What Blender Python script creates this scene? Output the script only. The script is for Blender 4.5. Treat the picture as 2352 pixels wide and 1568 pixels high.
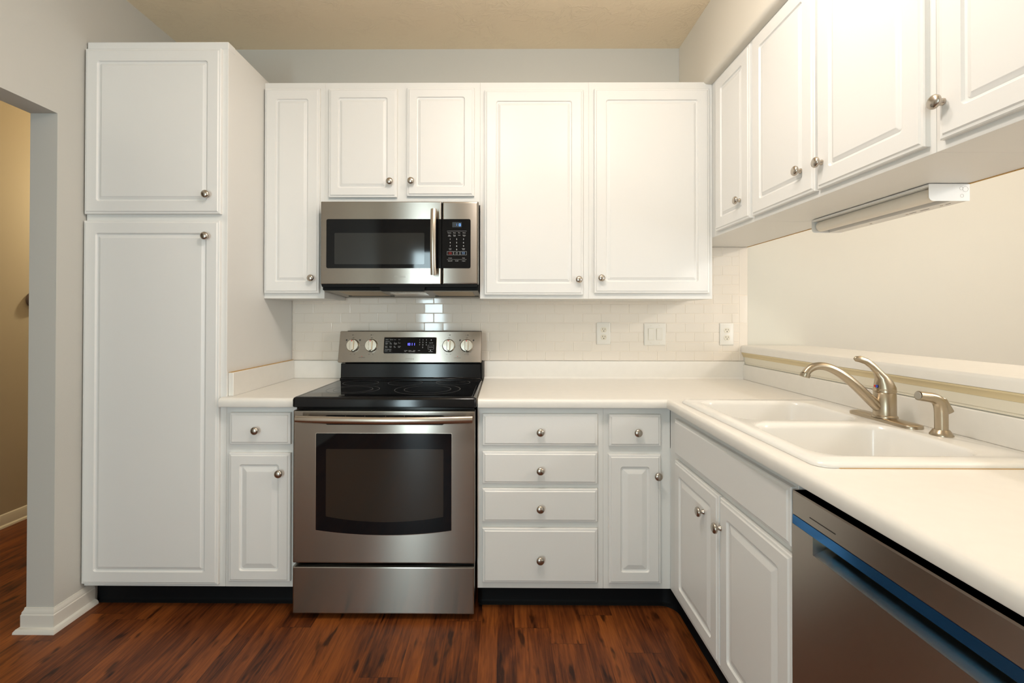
import bpy, bmesh, math, random
from mathutils import Vector, Matrix
from mathutils.geometry import tessellate_polygon
random.seed(7)
for o in list(bpy.data.objects):
    bpy.data.objects.remove(o, do_unlink=True)
S = bpy.context.scene
COL = S.collection
PI = math.pi
# X right, Y into the picture (tile face of the range wall is Y=0), Z up, metres

# ------------------------------------------------------------------ camera, world, exposure
FPX, CXP, CYP = 1062.0, 1147.94, 720.70
cam_d = bpy.data.cameras.new('camera')
cam = bpy.data.objects.new('camera', cam_d)
COL.objects.link(cam)
S.camera = cam
cam_d.sensor_fit = 'HORIZONTAL'
cam_d.sensor_width = 36.0
cam_d.lens = FPX / 2352 * 36.0
cam_d.shift_x = (1176 - CXP) / 2352
cam_d.shift_y = (CYP - 784) / 2352
cam_d.clip_start = 0.02
YAW, PITCH, ROLL = -0.0069, 0.0069, 0.0014
fw = Vector((math.sin(YAW), math.cos(YAW), 0)); rt = Vector((math.cos(YAW), -math.sin(YAW), 0)); up = Vector((0, 0, 1))
fw, up = fw * math.cos(PITCH) + up * math.sin(PITCH), up * math.cos(PITCH) - fw * math.sin(PITCH)
rt, up = rt * math.cos(ROLL) + up * math.sin(ROLL), up * math.cos(ROLL) - rt * math.sin(ROLL)
R3 = Matrix((rt, up, -fw)).transposed()
cam.matrix_world = Matrix.Translation((0.8779, -2.5853, 1.2558)) @ R3.to_4x4()

world = bpy.data.worlds.new('world'); S.world = world
world.use_nodes = True
bg = world.node_tree.nodes['Background']
bg.inputs[0].default_value = (0.55, 0.7, 1.0, 1); bg.inputs[1].default_value = 0.3
S.view_settings.view_transform = 'Standard'
S.view_settings.look = 'None'
S.view_settings.gamma = 1.0
S.view_settings.use_curve_mapping = False
S.view_settings.exposure = 0.1

def light(name, kind, loc, power, color, size=0.1, size_y=None, aim=None, shape=None):
    d = bpy.data.lights.new(name, kind); d.energy = power; d.color = color
    if kind == 'AREA':
        d.shape = shape or ('RECTANGLE' if size_y else 'DISK'); d.size = size
        if size_y: d.size_y = size_y
    else:
        d.shadow_soft_size = size
    o = bpy.data.objects.new(name, d); COL.objects.link(o); o.location = loc
    if aim is not None:
        o.rotation_euler = (Vector(aim) - Vector(loc)).to_track_quat('-Z', 'Y').to_euler()
    return o
# flush ceiling lamp of the kitchen, a second one nearer the sink, dining lamp past the pass-through, glass door behind, hall lamp
light('kitchen_ceiling_light', 'AREA', (0.75, -1.60, 2.68), 8.5, (1, .935, .87), .2, aim=(0.75, -1.60, 0))
light('kitchen_ceiling_lamp_glass', 'POINT', (0.75, -1.60, 2.50), 11.5, (1, .935, .875), .08)
light('sink_ceiling_light', 'POINT', (1.42, -1.38, 2.50), 11, (1, .94, .885), .06)
light('dining_light', 'POINT', (3.6, -1.8, 2.1), 46, (1, .95, .88), .09)
light('glass_door_daylight', 'AREA', (-.26, -4.93, 1.15), 42, (.74, .94, 1), .32, 2.1, aim=(-.26, 0, 1.15))
light('dining_side_fill', 'AREA', (4.85, -3.6, 1.5), 85, (.88, .95, 1), 1.5, 1.6, aim=(-1, -2.2, 1.3))  # unseen cool area light added to brighten the left wall and pantry side
light('hall_light', 'POINT', (-1.72, .95, 2.05), 26, (1, .82, .50), .05)

# ------------------------------------------------------------------ materials
def mat(name, color, rough=.5, metal=0.0, spec=None, bump=None, noise=None, aniso=None, coat=None, emit=None):
    m = bpy.data.materials.new(name); m.use_nodes = True
    nt = m.node_tree; b = nt.nodes['Principled BSDF']
    b.inputs['Base Color'].default_value = (*color, 1); b.inputs['Roughness'].default_value = rough
    b.inputs['Metallic'].default_value = metal
    if spec is not None: b.inputs['Specular IOR Level'].default_value = spec
    if coat: b.inputs['Coat Weight'].default_value = coat; b.inputs['Coat Roughness'].default_value = .08
    if emit:
        b.inputs['Emission Color'].default_value = (*emit[:3], 1); b.inputs['Emission Strength'].default_value = emit[3]
    tc = nt.nodes.new('ShaderNodeTexCoord')
    if noise:                                   # (scale vector, amount): fine colour variation of the surface itself
        mp = nt.nodes.new('ShaderNodeMapping'); mp.inputs['Scale'].default_value = noise[0]
        n = nt.nodes.new('ShaderNodeTexNoise'); n.inputs['Scale'].default_value = 1; n.inputs['Detail'].default_value = 6
        nt.links.new(tc.outputs['Object'], mp.inputs[0]); nt.links.new(mp.outputs[0], n.inputs['Vector'])
        r = nt.nodes.new('ShaderNodeMix'); r.data_type = 'RGBA'
        a = noise[1]
        r.inputs['A'].default_value = (*[c * (1 - a) for c in color], 1); r.inputs['B'].default_value = (*[min(1, c * (1 + a)) for c in color], 1)
        nt.links.new(n.outputs['Fac'], r.inputs['Factor']); nt.links.new(r.outputs['Result'], b.inputs['Base Color'])
    if bump:                                    # (scale vector, distance, strength)
        mp = nt.nodes.new('ShaderNodeMapping'); mp.inputs['Scale'].default_value = bump[0]
        n = nt.nodes.new('ShaderNodeTexNoise'); n.inputs['Scale'].default_value = 1; n.inputs['Detail'].default_value = 4
        nt.links.new(tc.outputs['Object'], mp.inputs[0]); nt.links.new(mp.outputs[0], n.inputs['Vector'])
        bp = nt.nodes.new('ShaderNodeBump'); bp.inputs['Distance'].default_value = bump[1]; bp.inputs['Strength'].default_value = bump[2]
        nt.links.new(n.outputs['Fac'], bp.inputs['Height']); nt.links.new(bp.outputs[0], b.inputs['Normal'])
    if aniso:
        b.inputs['Anisotropic'].default_value = aniso[0]; b.inputs['Anisotropic Rotation'].default_value = aniso[1]
        tg = nt.nodes.new('ShaderNodeCombineXYZ'); tg.inputs[2].default_value = 1.0   # the brush lines run level
        nt.links.new(tg.outputs[0], b.inputs['Tangent'])
    return m

WHITE = mat('white cabinet paint', (.81, .80, .775), .38, bump=((90, 90, 90), .0004, .25))
WHITE_BODY = mat('white cabinet body', (.79, .78, .75), .42, bump=((90, 90, 90), .0004, .25))
GREIGE = mat('greige wall paint', (.585, .57, .525), .75, bump=((260, 260, 260), .0006, .3))
SOFFIT = mat('soffit paint', (.75, .70, .61), .75, bump=((260, 260, 260), .0006, .3))
CREAM = mat('cream wall paint', (.68, .655, .58), .75, bump=((200, 200, 200), .0005, .25))
AMBER = mat('hall wall paint', (.50, .44, .35), .8, bump=((260, 260, 260), .0006, .3))
TRIMW = mat('white trim paint', (.78, .75, .68), .35)
TRIMY = mat('yellow ledge moulding', (.72, .60, .37), .45)  # even yellow, stronger than the cream board below it
LAM = mat('pale laminate worktop', (.83, .80, .745), .34, noise=((26, 26, 26), .035))
TILE = mat('glazed tile', (.84, .765, .675), .07, spec=.5)
GROUT = mat('tile grout', (.84, .755, .655), .9)
TRIMC = mat('cream board paint', (.76, .71, .59), .45)
PORC = mat('white porcelain', (.86, .845, .81), .2, coat=.15)
STEEL = mat('brushed stainless steel', (.335, .30, .262), .25, 1, aniso=(.95, 0), noise=((2, 2, 500), .05))
STEEL_H = mat('satin handle steel', (.52, .455, .385), .27, 1, bump=((3, 3, 900), .00006, .4))
STEEL_D = mat('dishwasher steel', (.48, .435, .38), .33, 1, aniso=(.8, 0))
NICKEL = mat('brushed nickel', (.50, .45, .39), .27, 1, bump=((400, 400, 30), .00005, .4))
FAUCET = mat('faucet brushed nickel', (.47, .395, .295), .29, 1, bump=((300, 300, 8), .00005, .4))
KNOBST = mat('range knob steel', (.74, .70, .62), .22, 1)
BLKGLASS = mat('black glass', (.004, .004, .005), .04, spec=.28)
WINGLASS = mat('dark window glass', (.020, .020, .019), .07, spec=.45)
OVENGLASS = mat('brown tinted oven glass', (.024, .018, .013), .08, spec=.45)
BLKENAMEL = mat('black enamel', (.005, .005, .006), .12, spec=.32)
BLKPLASTIC = mat('black plastic', (.006, .006, .006), .5, spec=.12)
BLKRUBBER = mat('black vinyl cove base', (.005, .0052, .006), .5, spec=.1)
GREYRING = mat('burner print', (.16, .16, .165), .4)
GREYMETAL = mat('grey painted metal', (.34, .31, .26), .45)
FILTER = mat('grease filter mesh', (.50, .40, .27), .55, .3, noise=((500, 500, 500), .6))
BLUE = mat('blue metallic strip', (.04, .20, .50), .12, .85)  # saturated blue, mostly metallic, for the dishwasher strip
POCKET = mat('pocket steel', (.30, .29, .25), .3, 1)
PLATE = mat('white wall plate plastic', (.82, .78, .71), .3)
IVORY = mat('outlet face plastic', (.76, .70, .58), .3)
SLOT = mat('dark slot', (.03, .025, .02), .6)
INKW = mat('white print', (.62, .63, .64), .6)
INKB = mat('pale blue print', (.30, .50, .85), .6)
INKK = mat('dark print', (.05, .045, .04), .6)
INKG = mat('embossed lettering', (.30, .27, .23), .4, .6)
RED = mat('red mark', (.65, .03, .02), .4)
BLUEDOT = mat('blue mark', (.02, .06, .5), .4)
LCD = mat('lit blue digits', (.02, .02, .1), .4, emit=(.10, .10, 1.0, 3.2))
LCD2 = mat('lit light blue digits', (.02, .05, .1), .4, emit=(.12, .32, 1.0, 2.6))
LCDBACK = mat('grey display pane', (.035, .045, .055), .15)
LENS = mat('milky lamp lens', (.78, .72, .62), .3)
LAMPW = mat('white lamp housing', (.80, .78, .74), .35)
CAULK = mat('yellowed caulk', (.55, .33, .10), .6)
HALLGREY = mat('mauve grey plastic', (.30, .25, .26), .5)

def ceiling_material():
    m = bpy.data.materials.new('textured ceiling paint'); m.use_nodes = True
    nt = m.node_tree; b = nt.nodes['Principled BSDF']
    b.inputs['Base Color'].default_value = (.92, .775, .57, 1); b.inputs['Roughness'].default_value = .7
    tc = nt.nodes.new('ShaderNodeTexCoord')
    L = nt.links.new
    n1 = nt.nodes.new('ShaderNodeTexNoise'); n1.inputs['Scale'].default_value = 11; n1.inputs['Detail'].default_value = 6; n1.inputs['Roughness'].default_value = .62; n1.inputs['Distortion'].default_value = 1.2
    rp = nt.nodes.new('ShaderNodeValToRGB'); el = rp.color_ramp.elements           # trowel ridges along one level of the noise
    el[0].position = .47; el[0].color = (0, 0, 0, 1); el[1].position = .57; el[1].color = (.1, .1, .1, 1)
    e = el.new(.52); e.color = (1, 1, 1, 1)
    n3 = nt.nodes.new('ShaderNodeTexNoise'); n3.inputs['Scale'].default_value = 5; n3.inputs['Detail'].default_value = 3   # where the ridges fade out
    r3 = nt.nodes.new('ShaderNodeMapRange'); r3.inputs['From Min'].default_value = .40; r3.inputs['From Max'].default_value = .62
    n2 = nt.nodes.new('ShaderNodeTexNoise'); n2.inputs['Scale'].default_value = 70; n2.inputs['Detail'].default_value = 4
    ml = nt.nodes.new('ShaderNodeMath'); ml.operation = 'MULTIPLY'
    ad = nt.nodes.new('ShaderNodeMath'); ad.operation = 'MULTIPLY_ADD'; ad.inputs[1].default_value = .35
    bp = nt.nodes.new('ShaderNodeBump'); bp.inputs['Distance'].default_value = .004; bp.inputs['Strength'].default_value = .42
    for n in (n1, n2, n3): L(tc.outputs['Object'], n.inputs['Vector'])
    L(n1.outputs['Fac'], rp.inputs[0]); L(n3.outputs['Fac'], r3.inputs['Value']); L(rp.outputs[0], ml.inputs[0]); L(r3.outputs[0], ml.inputs[1])
    L(n2.outputs['Fac'], ad.inputs[0]); L(ml.outputs[0], ad.inputs[2])
    L(ad.outputs[0], bp.inputs['Height']); L(bp.outputs[0], b.inputs['Normal'])
    return m
CEIL = ceiling_material()

def floor_material():
    m = bpy.data.materials.new('wood plank floor'); m.use_nodes = True
    nt = m.node_tree; b = nt.nodes['Principled BSDF']; L = nt.links.new
    def node(t, **k):
        n = nt.nodes.new(t)
        for a, v in k.items(): setattr(n, a, v)
        return n
    def math_(op, a, bb=None):
        n = node('ShaderNodeMath', operation=op)
        for i, v in enumerate((a, bb)):
            if v is None: continue
            if isinstance(v, (int, float)): n.inputs[i].default_value = v
            else: L(v, n.inputs[i])
        return n.outputs[0]
    tc = node('ShaderNodeTexCoord'); sx = node('ShaderNodeSeparateXYZ'); L(tc.outputs['Object'], sx.inputs[0])
    W, LEN = .1375, 1.22
    u = math_('DIVIDE', math_('ADD', sx.outputs['X'], .036), W); row = math_('FLOOR', u); fu = math_('FRACT', u)
    wn = node('ShaderNodeTexWhiteNoise', noise_dimensions='1D'); L(row, wn.inputs['W'])
    v = math_('ADD', math_('DIVIDE', sx.outputs['Y'], LEN), wn.outputs['Value']); idx = math_('FLOOR', v); fv = math_('FRACT', v)
    # each laminate plank shows two printed strips
    strip = math_('FLOOR', math_('MULTIPLY', u, 2.0))
    cb = node('ShaderNodeCombineXYZ'); L(row, cb.inputs[0]); L(idx, cb.inputs[1])
    wn2 = node('ShaderNodeTexWhiteNoise', noise_dimensions='3D'); L(cb.outputs[0], wn2.inputs['Vector'])
    cb3 = node('ShaderNodeCombineXYZ'); L(strip, cb3.inputs[0]); L(idx, cb3.inputs[1]); cb3.inputs[2].default_value = 3.3
    wn3 = node('ShaderNodeTexWhiteNoise', noise_dimensions='3D'); L(cb3.outputs[0], wn3.inputs['Vector'])
    # grain, stretched along the plank, shifted per plank
    gx = math_('MULTIPLY', sx.outputs['X'], 75.0); gy = math_('MULTIPLY', sx.outputs['Y'], 5.0)
    cg = node('ShaderNodeCombineXYZ'); L(gx, cg.inputs[0]); L(gy, cg.inputs[1]); L(math_('MULTIPLY', wn3.outputs['Value'], 40.0), cg.inputs[2])
    n1 = node('ShaderNodeTexNoise'); n1.inputs['Scale'].default_value = 1; n1.inputs['Detail'].default_value = 8; n1.inputs['Roughness'].default_value = .62; n1.inputs['Distortion'].default_value = .6
    L(cg.outputs[0], n1.inputs['Vector'])
    cg2 = node('ShaderNodeCombineXYZ'); L(math_('MULTIPLY', sx.outputs['X'], 9.0), cg2.inputs[0]); L(math_('MULTIPLY', sx.outputs['Y'], 2.4), cg2.inputs[1]); L(math_('MULTIPLY', wn2.outputs['Value'], 23.0), cg2.inputs[2])
    n2 = node('ShaderNodeTexNoise'); n2.inputs['Scale'].default_value = 1; n2.inputs['Detail'].default_value = 3; n2.inputs['Distortion'].default_value = .9
    L(cg2.outputs[0], n2.inputs['Vector'])
    cg3 = node('ShaderNodeCombineXYZ'); L(math_('MULTIPLY', sx.outputs['X'], 26.0), cg3.inputs[0]); L(math_('MULTIPLY', sx.outputs['Y'], 7.0), cg3.inputs[1]); L(math_('MULTIPLY', wn2.outputs['Value'], 71.0), cg3.inputs[2])
    n3 = node('ShaderNodeTexNoise'); n3.inputs['Scale'].default_value = 1; n3.inputs['Detail'].default_value = 2
    L(cg3.outputs[0], n3.inputs['Vector'])
    t = math_('ADD', math_('MULTIPLY', n1.outputs['Fac'], .50), math_('MULTIPLY', n2.outputs['Fac'], .30))
    t = math_('ADD', t, math_('MULTIPLY', wn3.outputs['Value'], .13))
    rp = node('ShaderNodeValToRGB'); L(t, rp.inputs[0])
    el = rp.color_ramp.elements
    el[0].position = .31; el[0].color = (.026, .0070, .0030, 1)
    el[1].position = .70; el[1].color = (.37, .112, .022, 1)
    e = el.new(.43); e.color = (.130, .034, .0085, 1)
    e = el.new(.54); e.color = (.235, .066, .0140, 1)
    # dark knots
    kn = node('ShaderNodeMapRange'); L(n3.outputs['Fac'], kn.inputs['Value'])
    kn.inputs['From Min'].default_value = .30; kn.inputs['From Max'].default_value = .39; kn.inputs['To Min'].default_value = .25; kn.inputs['To Max'].default_value = 1
    # seams
    du = math_('MINIMUM', fu, math_('SUBTRACT', 1.0, fu)); dv = math_('MINIMUM', fv, math_('SUBTRACT', 1.0, fv))
    su = math_('GREATER_THAN', du, .008); sv = math_('GREATER_THAN', dv, .0010)
    k = math_('MULTIPLY', kn.outputs[0], math_('ADD', math_('MULTIPLY', math_('MULTIPLY', su, sv), .45), .55))
    mx = node('ShaderNodeVectorMath', operation='SCALE'); L(rp.outputs[0], mx.inputs[0]); L(k, mx.inputs['Scale'])
    L(mx.outputs[0], b.inputs['Base Color'])
    b.inputs['Roughness'].default_value = .42; b.inputs['Specular IOR Level'].default_value = .3
    bp = node('ShaderNodeBump'); bp.inputs['Distance'].default_value = .0006; bp.inputs['Strength'].default_value = .35
    L(math_('ADD', n1.outputs['Fac'], math_('MULTIPLY', su, .6)), bp.inputs['Height']); L(bp.outputs[0], b.inputs['Normal'])
    return m
FLOOR = floor_material()

# ------------------------------------------------------------------ mesh building
def FB(x0, y, z0):            # faces the camera: u right, v up, d towards the camera
    return lambda u, v, d: (x0 + u, y - d, z0 + v)
def FR(x, y0, z0):            # faces left: u towards the camera, v up, d to the left
    return lambda u, v, d: (x - d, y0 - u, z0 + v)
def FT(x0, y0, z):            # lies flat: u right, v back, d up
    return lambda u, v, d: (x0 + u, y0 + v, z + d)

def rrect(w, h, inset, r, n=5):
    x0, y0, x1, y1 = inset, inset, w - inset, h - inset
    r = max(1e-5, min(r, (x1 - x0) / 2 - 1e-5, (y1 - y0) / 2 - 1e-5))
    P = []
    for cx, cy, a0 in ((x1 - r, y0 + r, -90), (x1 - r, y1 - r, 0), (x0 + r, y1 - r, 90), (x0 + r, y0 + r, 180)):
        for k in range(n + 1):
            a = math.radians(a0 + 90 * k / n)
            P.append((cx + r * math.cos(a), cy + r * math.sin(a)))
    return P

class M:
    def __init__(s): s.v = []; s.f = []
    def add(s, V, F):
        b = len(s.v); s.v += [tuple(p) for p in V]; s.f += [tuple(b + i for i in f) for f in F]; return s
    def box(s, x0, x1, y0, y1, z0, z1):
        V = [(x, y, z) for z in (z0, z1) for y in (y0, y1) for x in (x0, x1)]
        return s.add(V, [(0, 2, 3, 1), (4, 5, 7, 6), (0, 1, 5, 4), (2, 6, 7, 3), (0, 4, 6, 2), (1, 3, 7, 5)])
    def loops(s, L, cap0=True, cap1=True, closed=True):
        n = len(L[0]); V = [p for l in L for p in l]; F = []
        for i in range(len(L) - 1):
            for j in range(n if closed else n - 1):
                k = (j + 1) % n
                F.append((i * n + j, i * n + k, (i + 1) * n + k, (i + 1) * n + j))
        if cap0: F.append(tuple(range(n - 1, -1, -1)))
        if cap1: F.append(tuple((len(L) - 1) * n + j for j in range(n)))
        return s.add(V, F)
    def rings(s, mp, w, h, prof, n=5, cap0=True, cap1=True):
        return s.loops([[mp(u, v, d) for u, v in rrect(w, h, i, r, n)] for i, d, r in prof], cap0, cap1)
    def lathe(s, mp, prof, n=28, cap0=True, cap1=True):   # prof: (d, r); mp centred at 0,0
        return s.loops([[mp(r * math.cos(2 * PI * k / n), r * math.sin(2 * PI * k / n), d) for k in range(n)] for d, r in prof], cap0, cap1)
    def poly(s, mp, pts, d0, d1):                          # extruded CCW polygon
        return s.loops([[mp(u, v, d0) for u, v in pts], [mp(u, v, d1) for u, v in pts]])
    def tube(s, pts, rads, n=16, squash=None):
        P = [Vector(p) for p in pts]; L = []; prev = None
        for i, p in enumerate(P):
            t = (P[min(i + 1, len(P) - 1)] - P[max(i - 1, 0)]).normalized()
            if prev is None:
                a = Vector((0, 0, 1)) if abs(t.z) < .9 else Vector((0, 1, 0))
                nx = t.cross(a).normalized()
            else:
                nx = (prev - t * prev.dot(t)).normalized()
            prev = nx; ny = t.cross(nx)
            r = rads[i] if isinstance(rads, list) else rads
            ra, rb = (r if isinstance(r, tuple) else (r, r))
            L.append([tuple(p + nx * ra * math.cos(2 * PI * k / n) + ny * rb * math.sin(2 * PI * k / n)) for k in range(n)])
        return s.loops(L)
    def sweep(s, path, prof, caps=True):
        """path: xy polyline; prof: closed list of (outward offset, z); outward is to the right of travel; mitred corners"""
        n = len(path); L = []
        for i, (x, y) in enumerate(path):
            def nrm(a, b):
                dx, dy = b[0] - a[0], b[1] - a[1]; l = math.hypot(dx, dy); return (dy / l, -dx / l)
            if i == 0: m = nrm(path[0], path[1])
            elif i == n - 1: m = nrm(path[-2], path[-1])
            else:
                a, b = nrm(path[i - 1], path[i]), nrm(path[i], path[i + 1])
                q = 1 + a[0] * b[0] + a[1] * b[1]; m = ((a[0] + b[0]) / q, (a[1] + b[1]) / q)
            L.append([(x + m[0] * o, y + m[1] * o, z) for o, z in prof])
        return s.loops(L, caps, caps)
    def plate(s, outer, holes, z0, z1):                    # flat plate with holes (xy loops)
        loops = [outer] + holes
        vecs = [[Vector((x, y, 0)) for x, y in l] for l in loops]
        tri = tessellate_polygon(vecs); flat = [p for l in loops for p in l]; n = len(flat)
        F = []
        for a, b, c in tri:
            A, B, C = flat[a], flat[b], flat[c]
            if (B[0] - A[0]) * (C[1] - A[1]) - (B[1] - A[1]) * (C[0] - A[0]) < 0: b, c = c, b
            F += [(a + n, b + n, c + n), (a, c, b)]
        base = 0
        for l in loops:
            k = len(l)
            for j in range(k): F.append((base + j, base + (j + 1) % k, n + base + (j + 1) % k, n + base + j))
            base += k
        return s.add([(x, y, z0) for x, y in flat] + [(x, y, z1) for x, y in flat], F)
    def build(s, name, m, parent=None, bevel=0, seg=2, smooth=True, angle=32, recalc=True, flat=False):
        off = Vector((0, 0, 0))
        if parent is not None:
            q = parent
            while q is not None: off += q.location; q = q.parent
        me = bpy.data.meshes.new(name)
        me.from_pydata([tuple(Vector(p) - off) for p in s.v], [], s.f)
        if recalc:
            bm = bmesh.new(); bm.from_mesh(me); bmesh.ops.recalc_face_normals(bm, faces=bm.faces); bm.to_mesh(me); bm.free()
        me.materials.append(m)
        if smooth:
            me.shade_smooth(); me.set_sharp_from_angle(angle=math.radians(angle))
        me.update()
        o = bpy.data.objects.new(name, me); COL.objects.link(o)
        if parent is not None: o.parent = parent
        if bevel:
            b = o.modifiers.new('bevel', 'BEVEL'); b.width = bevel; b.segments = seg; b.limit_method = 'ANGLE'; b.angle_limit = math.radians(40)
        if flat:
            w = o.modifiers.new('normals', 'WEIGHTED_NORMAL'); w.weight = 100; w.keep_sharp = True
        return o

def tag(o, label, cat, group=None):
    o['label'] = label; o['category'] = cat
    if group: o['group'] = group
    return o
def thing(name, loc, label, cat, group=None):
    o = bpy.data.objects.new(name, None); COL.objects.link(o); o.location = loc
    o.empty_display_size = .1
    return tag(o, label, cat, group)
def struct(o): o['kind'] = 'structure'; return o
def plab(o, label): o['label'] = label; return o

def text(mp, items, name, m, parent, depth=.0004):
    """items: (string, u, v, cap height, align)"""
    q = M()
    for st, u, v, h, al in items:
        c = bpy.data.curves.new('text', 'FONT'); c.body = st; c.size = h * 1.42; c.align_x = al; c.resolution_u = 2
        o = bpy.data.objects.new('text', c); COL.objects.link(o)
        bpy.context.view_layer.update()
        me = bpy.data.meshes.new_from_object(o)
        vs = [mp(u + p.co.x, v + p.co.y, depth) for p in me.vertices]
        q.add(vs, [tuple(f.vertices) for f in me.polygons])
        bpy.data.objects.remove(o, do_unlink=True); bpy.data.curves.remove(c); bpy.data.meshes.remove(me)
    return q.build(name, m, parent, smooth=False, recalc=False)

# ------------------------------------------------------------------ cabinet pieces
T = .019
EDGE = [(0, 0, .0012), (0, .0125, .0012), (.0025, .0150, .0012), (.0085, .0156, .0012), (.0120, T, .0012)]
def door(mp, w, h, parent, m=.054, name='door', wide=False):
    prof = EDGE + [(m, T, .011), (m + .0035, .0130, .0105), (m + .0095, .0118, .009), (m + .012, .0130, .004), (m + .030, .0182, .0012), (m + .033, .0186, .0012)]
    if not wide:
        prof = EDGE + [(m, T, .011), (m + .0035, .0132, .0105), (m + .0085, .0122, .009), (m + .0125, .0148, .004), (m + .0165, .0150, .003), (m + .0205, .0178, .0015), (m + .0225, .0182, .0012)]
    return M().rings(mp, w, h, prof).build(name, WHITE, parent, flat=True)
def drawer_front(mp, w, h, parent, name='drawer'):
    return M().rings(mp, w, h, EDGE).build(name, WHITE, parent, flat=True)
KP = [(0, .0085), (.0025, .0085), (.005, .0065), (.011, .0058), (.0135, .0085), (.0155, .0140), (.018, .0163), (.0215, .0168), (.025, .0150), (.0275, .0105), (.0288, .005), (.0291, .0006)]
def knob(mp, parent):
    return M().lathe(mp, KP, 24).build('knob', NICKEL, parent, angle=50)

# ================================================================== SETTING
ZC = 2.765
struct(M().box(-2.3, 5.0, -5.2, 2.3, -.05, 0).build('floor', FLOOR, smooth=False))
struct(M().box(-2.3, 5.0, -5.2, 2.3, ZC, ZC + .05).build('ceiling', CEIL, smooth=False))
wb = struct(M().box(-.92, 2.2412, .008, .12, 0, ZC).build('wall_back', GREIGE, smooth=False))
struct(M().box(2.2412, 5.0, .004, .12, 0, ZC).build('wall_dining', CREAM, smooth=False))
# left wall with the doorway: a stub beside the pantry, a header, the rest behind the camera
wl = M().box(-1.03, -.92, -.738, 2.2, 0, ZC).box(-1.03, -.92, -1.75, -.738, 2.075, ZC).box(-1.03, -.92, -5.1, -1.75, 0, ZC)
struct(wl.build('wall_left', GREIGE, smooth=False))
struct(M().box(-2.2, -2.1, -5.1, 2.2, 0, ZC).build('wall_hall', AMBER, smooth=False))
struct(M().box(-2.1, -1.03, 2.1, 2.2, 0, ZC).build('wall_hall_end', AMBER, smooth=False))
struct(M().box(4.9, 5.0, -5.1, .1, 0, ZC).build('wall_dining_side', CREAM, smooth=False))
# rear wall with the glass door
wr = M().box(-2.2, -.44, -5.1, -5.0, 0, ZC).box(-.08, 4.9, -5.1, -5.0, 0, ZC).box(-.44, -.08, -5.1, -5.0, 2.22, ZC)
struct(wr.build('wall_rear', GREIGE, smooth=False))
# soffit over the right-hand wall cabinets, rounded lower corner
r_ = .021
pr = [(0, ZC), (0, 2.405 + r_)] + [(-r_ + r_ * math.cos(a), 2.405 + r_ - r_ * math.sin(a)) for a in [PI / 2 * k / 5 for k in range(1, 6)]] + [(-.38, 2.405), (-.38, ZC)]
so = M().sweep([(1.8645, -2.75), (1.8645, .006)][::-1], [(o, z) for o, z in pr])
struct(so.build('wall_soffit', SOFFIT))
# half wall under the pass-through
struct(M().box(2.2175, 2.34, -2.6, .004, 0, 1.062).build('wall_right', CREAM, smooth=False))
# moulding under the ledge and the cream board below it
pm = [(0, 1.0365), (.0030, 1.0365), (.0040, 1.0400), (.0060, 1.0470), (.0100, 1.0530), (.0125, 1.0560), (.0130, 1.0618), (0, 1.0618)]
struct(plab(M().sweep([(2.2175, -.003), (2.2175, -2.6)], pm).build('trim_1', TRIMY), 'yellow moulding'))
pm = [(0, .9990), (.0030, .9990), (.0030, 1.0030), (.0012, 1.0036), (.0012, 1.0062), (.0030, 1.0068), (.0030, 1.0362), (0, 1.0362)]
struct(plab(M().sweep([(2.2175, -.0195), (2.2175, -2.6)], pm).build('trim_2', TRIMC), 'cream board'))

# baseboards: body with moulded top and a shoe strip
bp = [(0, 0), (.028, 0), (.027, .008), (.021, .016), (.014, .0185), (.012, .020), (.012, .066), (.0095, .070), (.0095, .076), (.005, .084), (.0035, .092), (0, .092)]
struct(M().sweep([(-1.03, -.2), (-1.03, -.738), (-.92, -.738), (-.92, -.562)], bp).build('baseboard_left', TRIMW))
bh = [(0, 0), (.022, 0), (.020, .010), (.012, .017), (.011, .060), (.006, .074), (0, .078)]
struct(M().sweep([(-2.1, 2.05), (-2.1, -5.0)], [(-o, z) for o, z in bh]).build('baseboard_hall', TRIMW))

# ------------------------------------------------------------------ tiles
def tiles():
    q = M(); rr = random.Random(3)
    P, H, G = .10385, .0530, .0016
    z0 = 1.0128
    def tile(x0, x1, za, zb):
        if x1 - x0 < .006 or zb - za < .006: return
        b = .0022; a = rr.uniform(-.0004, .0004); c = rr.uniform(-.0004, .0004)
        def y(x, z): return a * ((x - x0) / (x1 - x0) - .5) * 2 + c * ((z - za) / (zb - za) - .5) * 2
        O = [(x0, za), (x1, za), (x1, zb), (x0, zb)]; I = [(x0 + b, za + b), (x1 - b, za + b), (x1 - b, zb - b), (x0 + b, zb - b)]
        q.loops([[(x, .0075, z) for x, z in O], [(x, .0022, z) for x, z in O], [(x, .0004 + y(x, z), z) for x, z in I]], cap0=False)
    k = 0
    while True:
        za = z0 + k * H; zb = za + H - G
        if za > 1.66: break
        s = 1.6326 + (P / 2 if k % 2 else 0)
        for j in range(-22, 8):
            x0, x1 = s + j * P + G / 2, s + (j + 1) * P - G / 2
            lo = -.304; hi = 2.1920
            if za > 1.345: lo = 1.9
            top = min(zb, 1.3635 if x1 < 1.92 else 1.6478)
            if za > 1.345 and x1 < 1.92: continue
            if x1 < lo or x0 > hi: continue
            tile(max(x0, lo), min(x1, hi), za, top)
        k += 1
    for i in range(4):                                     # tall edge pieces at the pass-through
        za, zb = [(1.0128, 1.0690), (1.070, 1.2215), (1.2232, 1.378), (1.3797, 1.6478)][i]
        tile(2.1938, 2.2412, za, zb)
    return q
tl = tiles().build('tile_backsplash', TILE, smooth=False)
tag(tl, 'cream glazed subway tile backsplash laid in running bond on the range wall', 'backsplash')
gq = M().box(-.3045, 2.2412, .0016, .0078, 1.0128, 1.362).box(1.9, 2.2412, .0016, .0078, 1.362, 1.6478)
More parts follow.
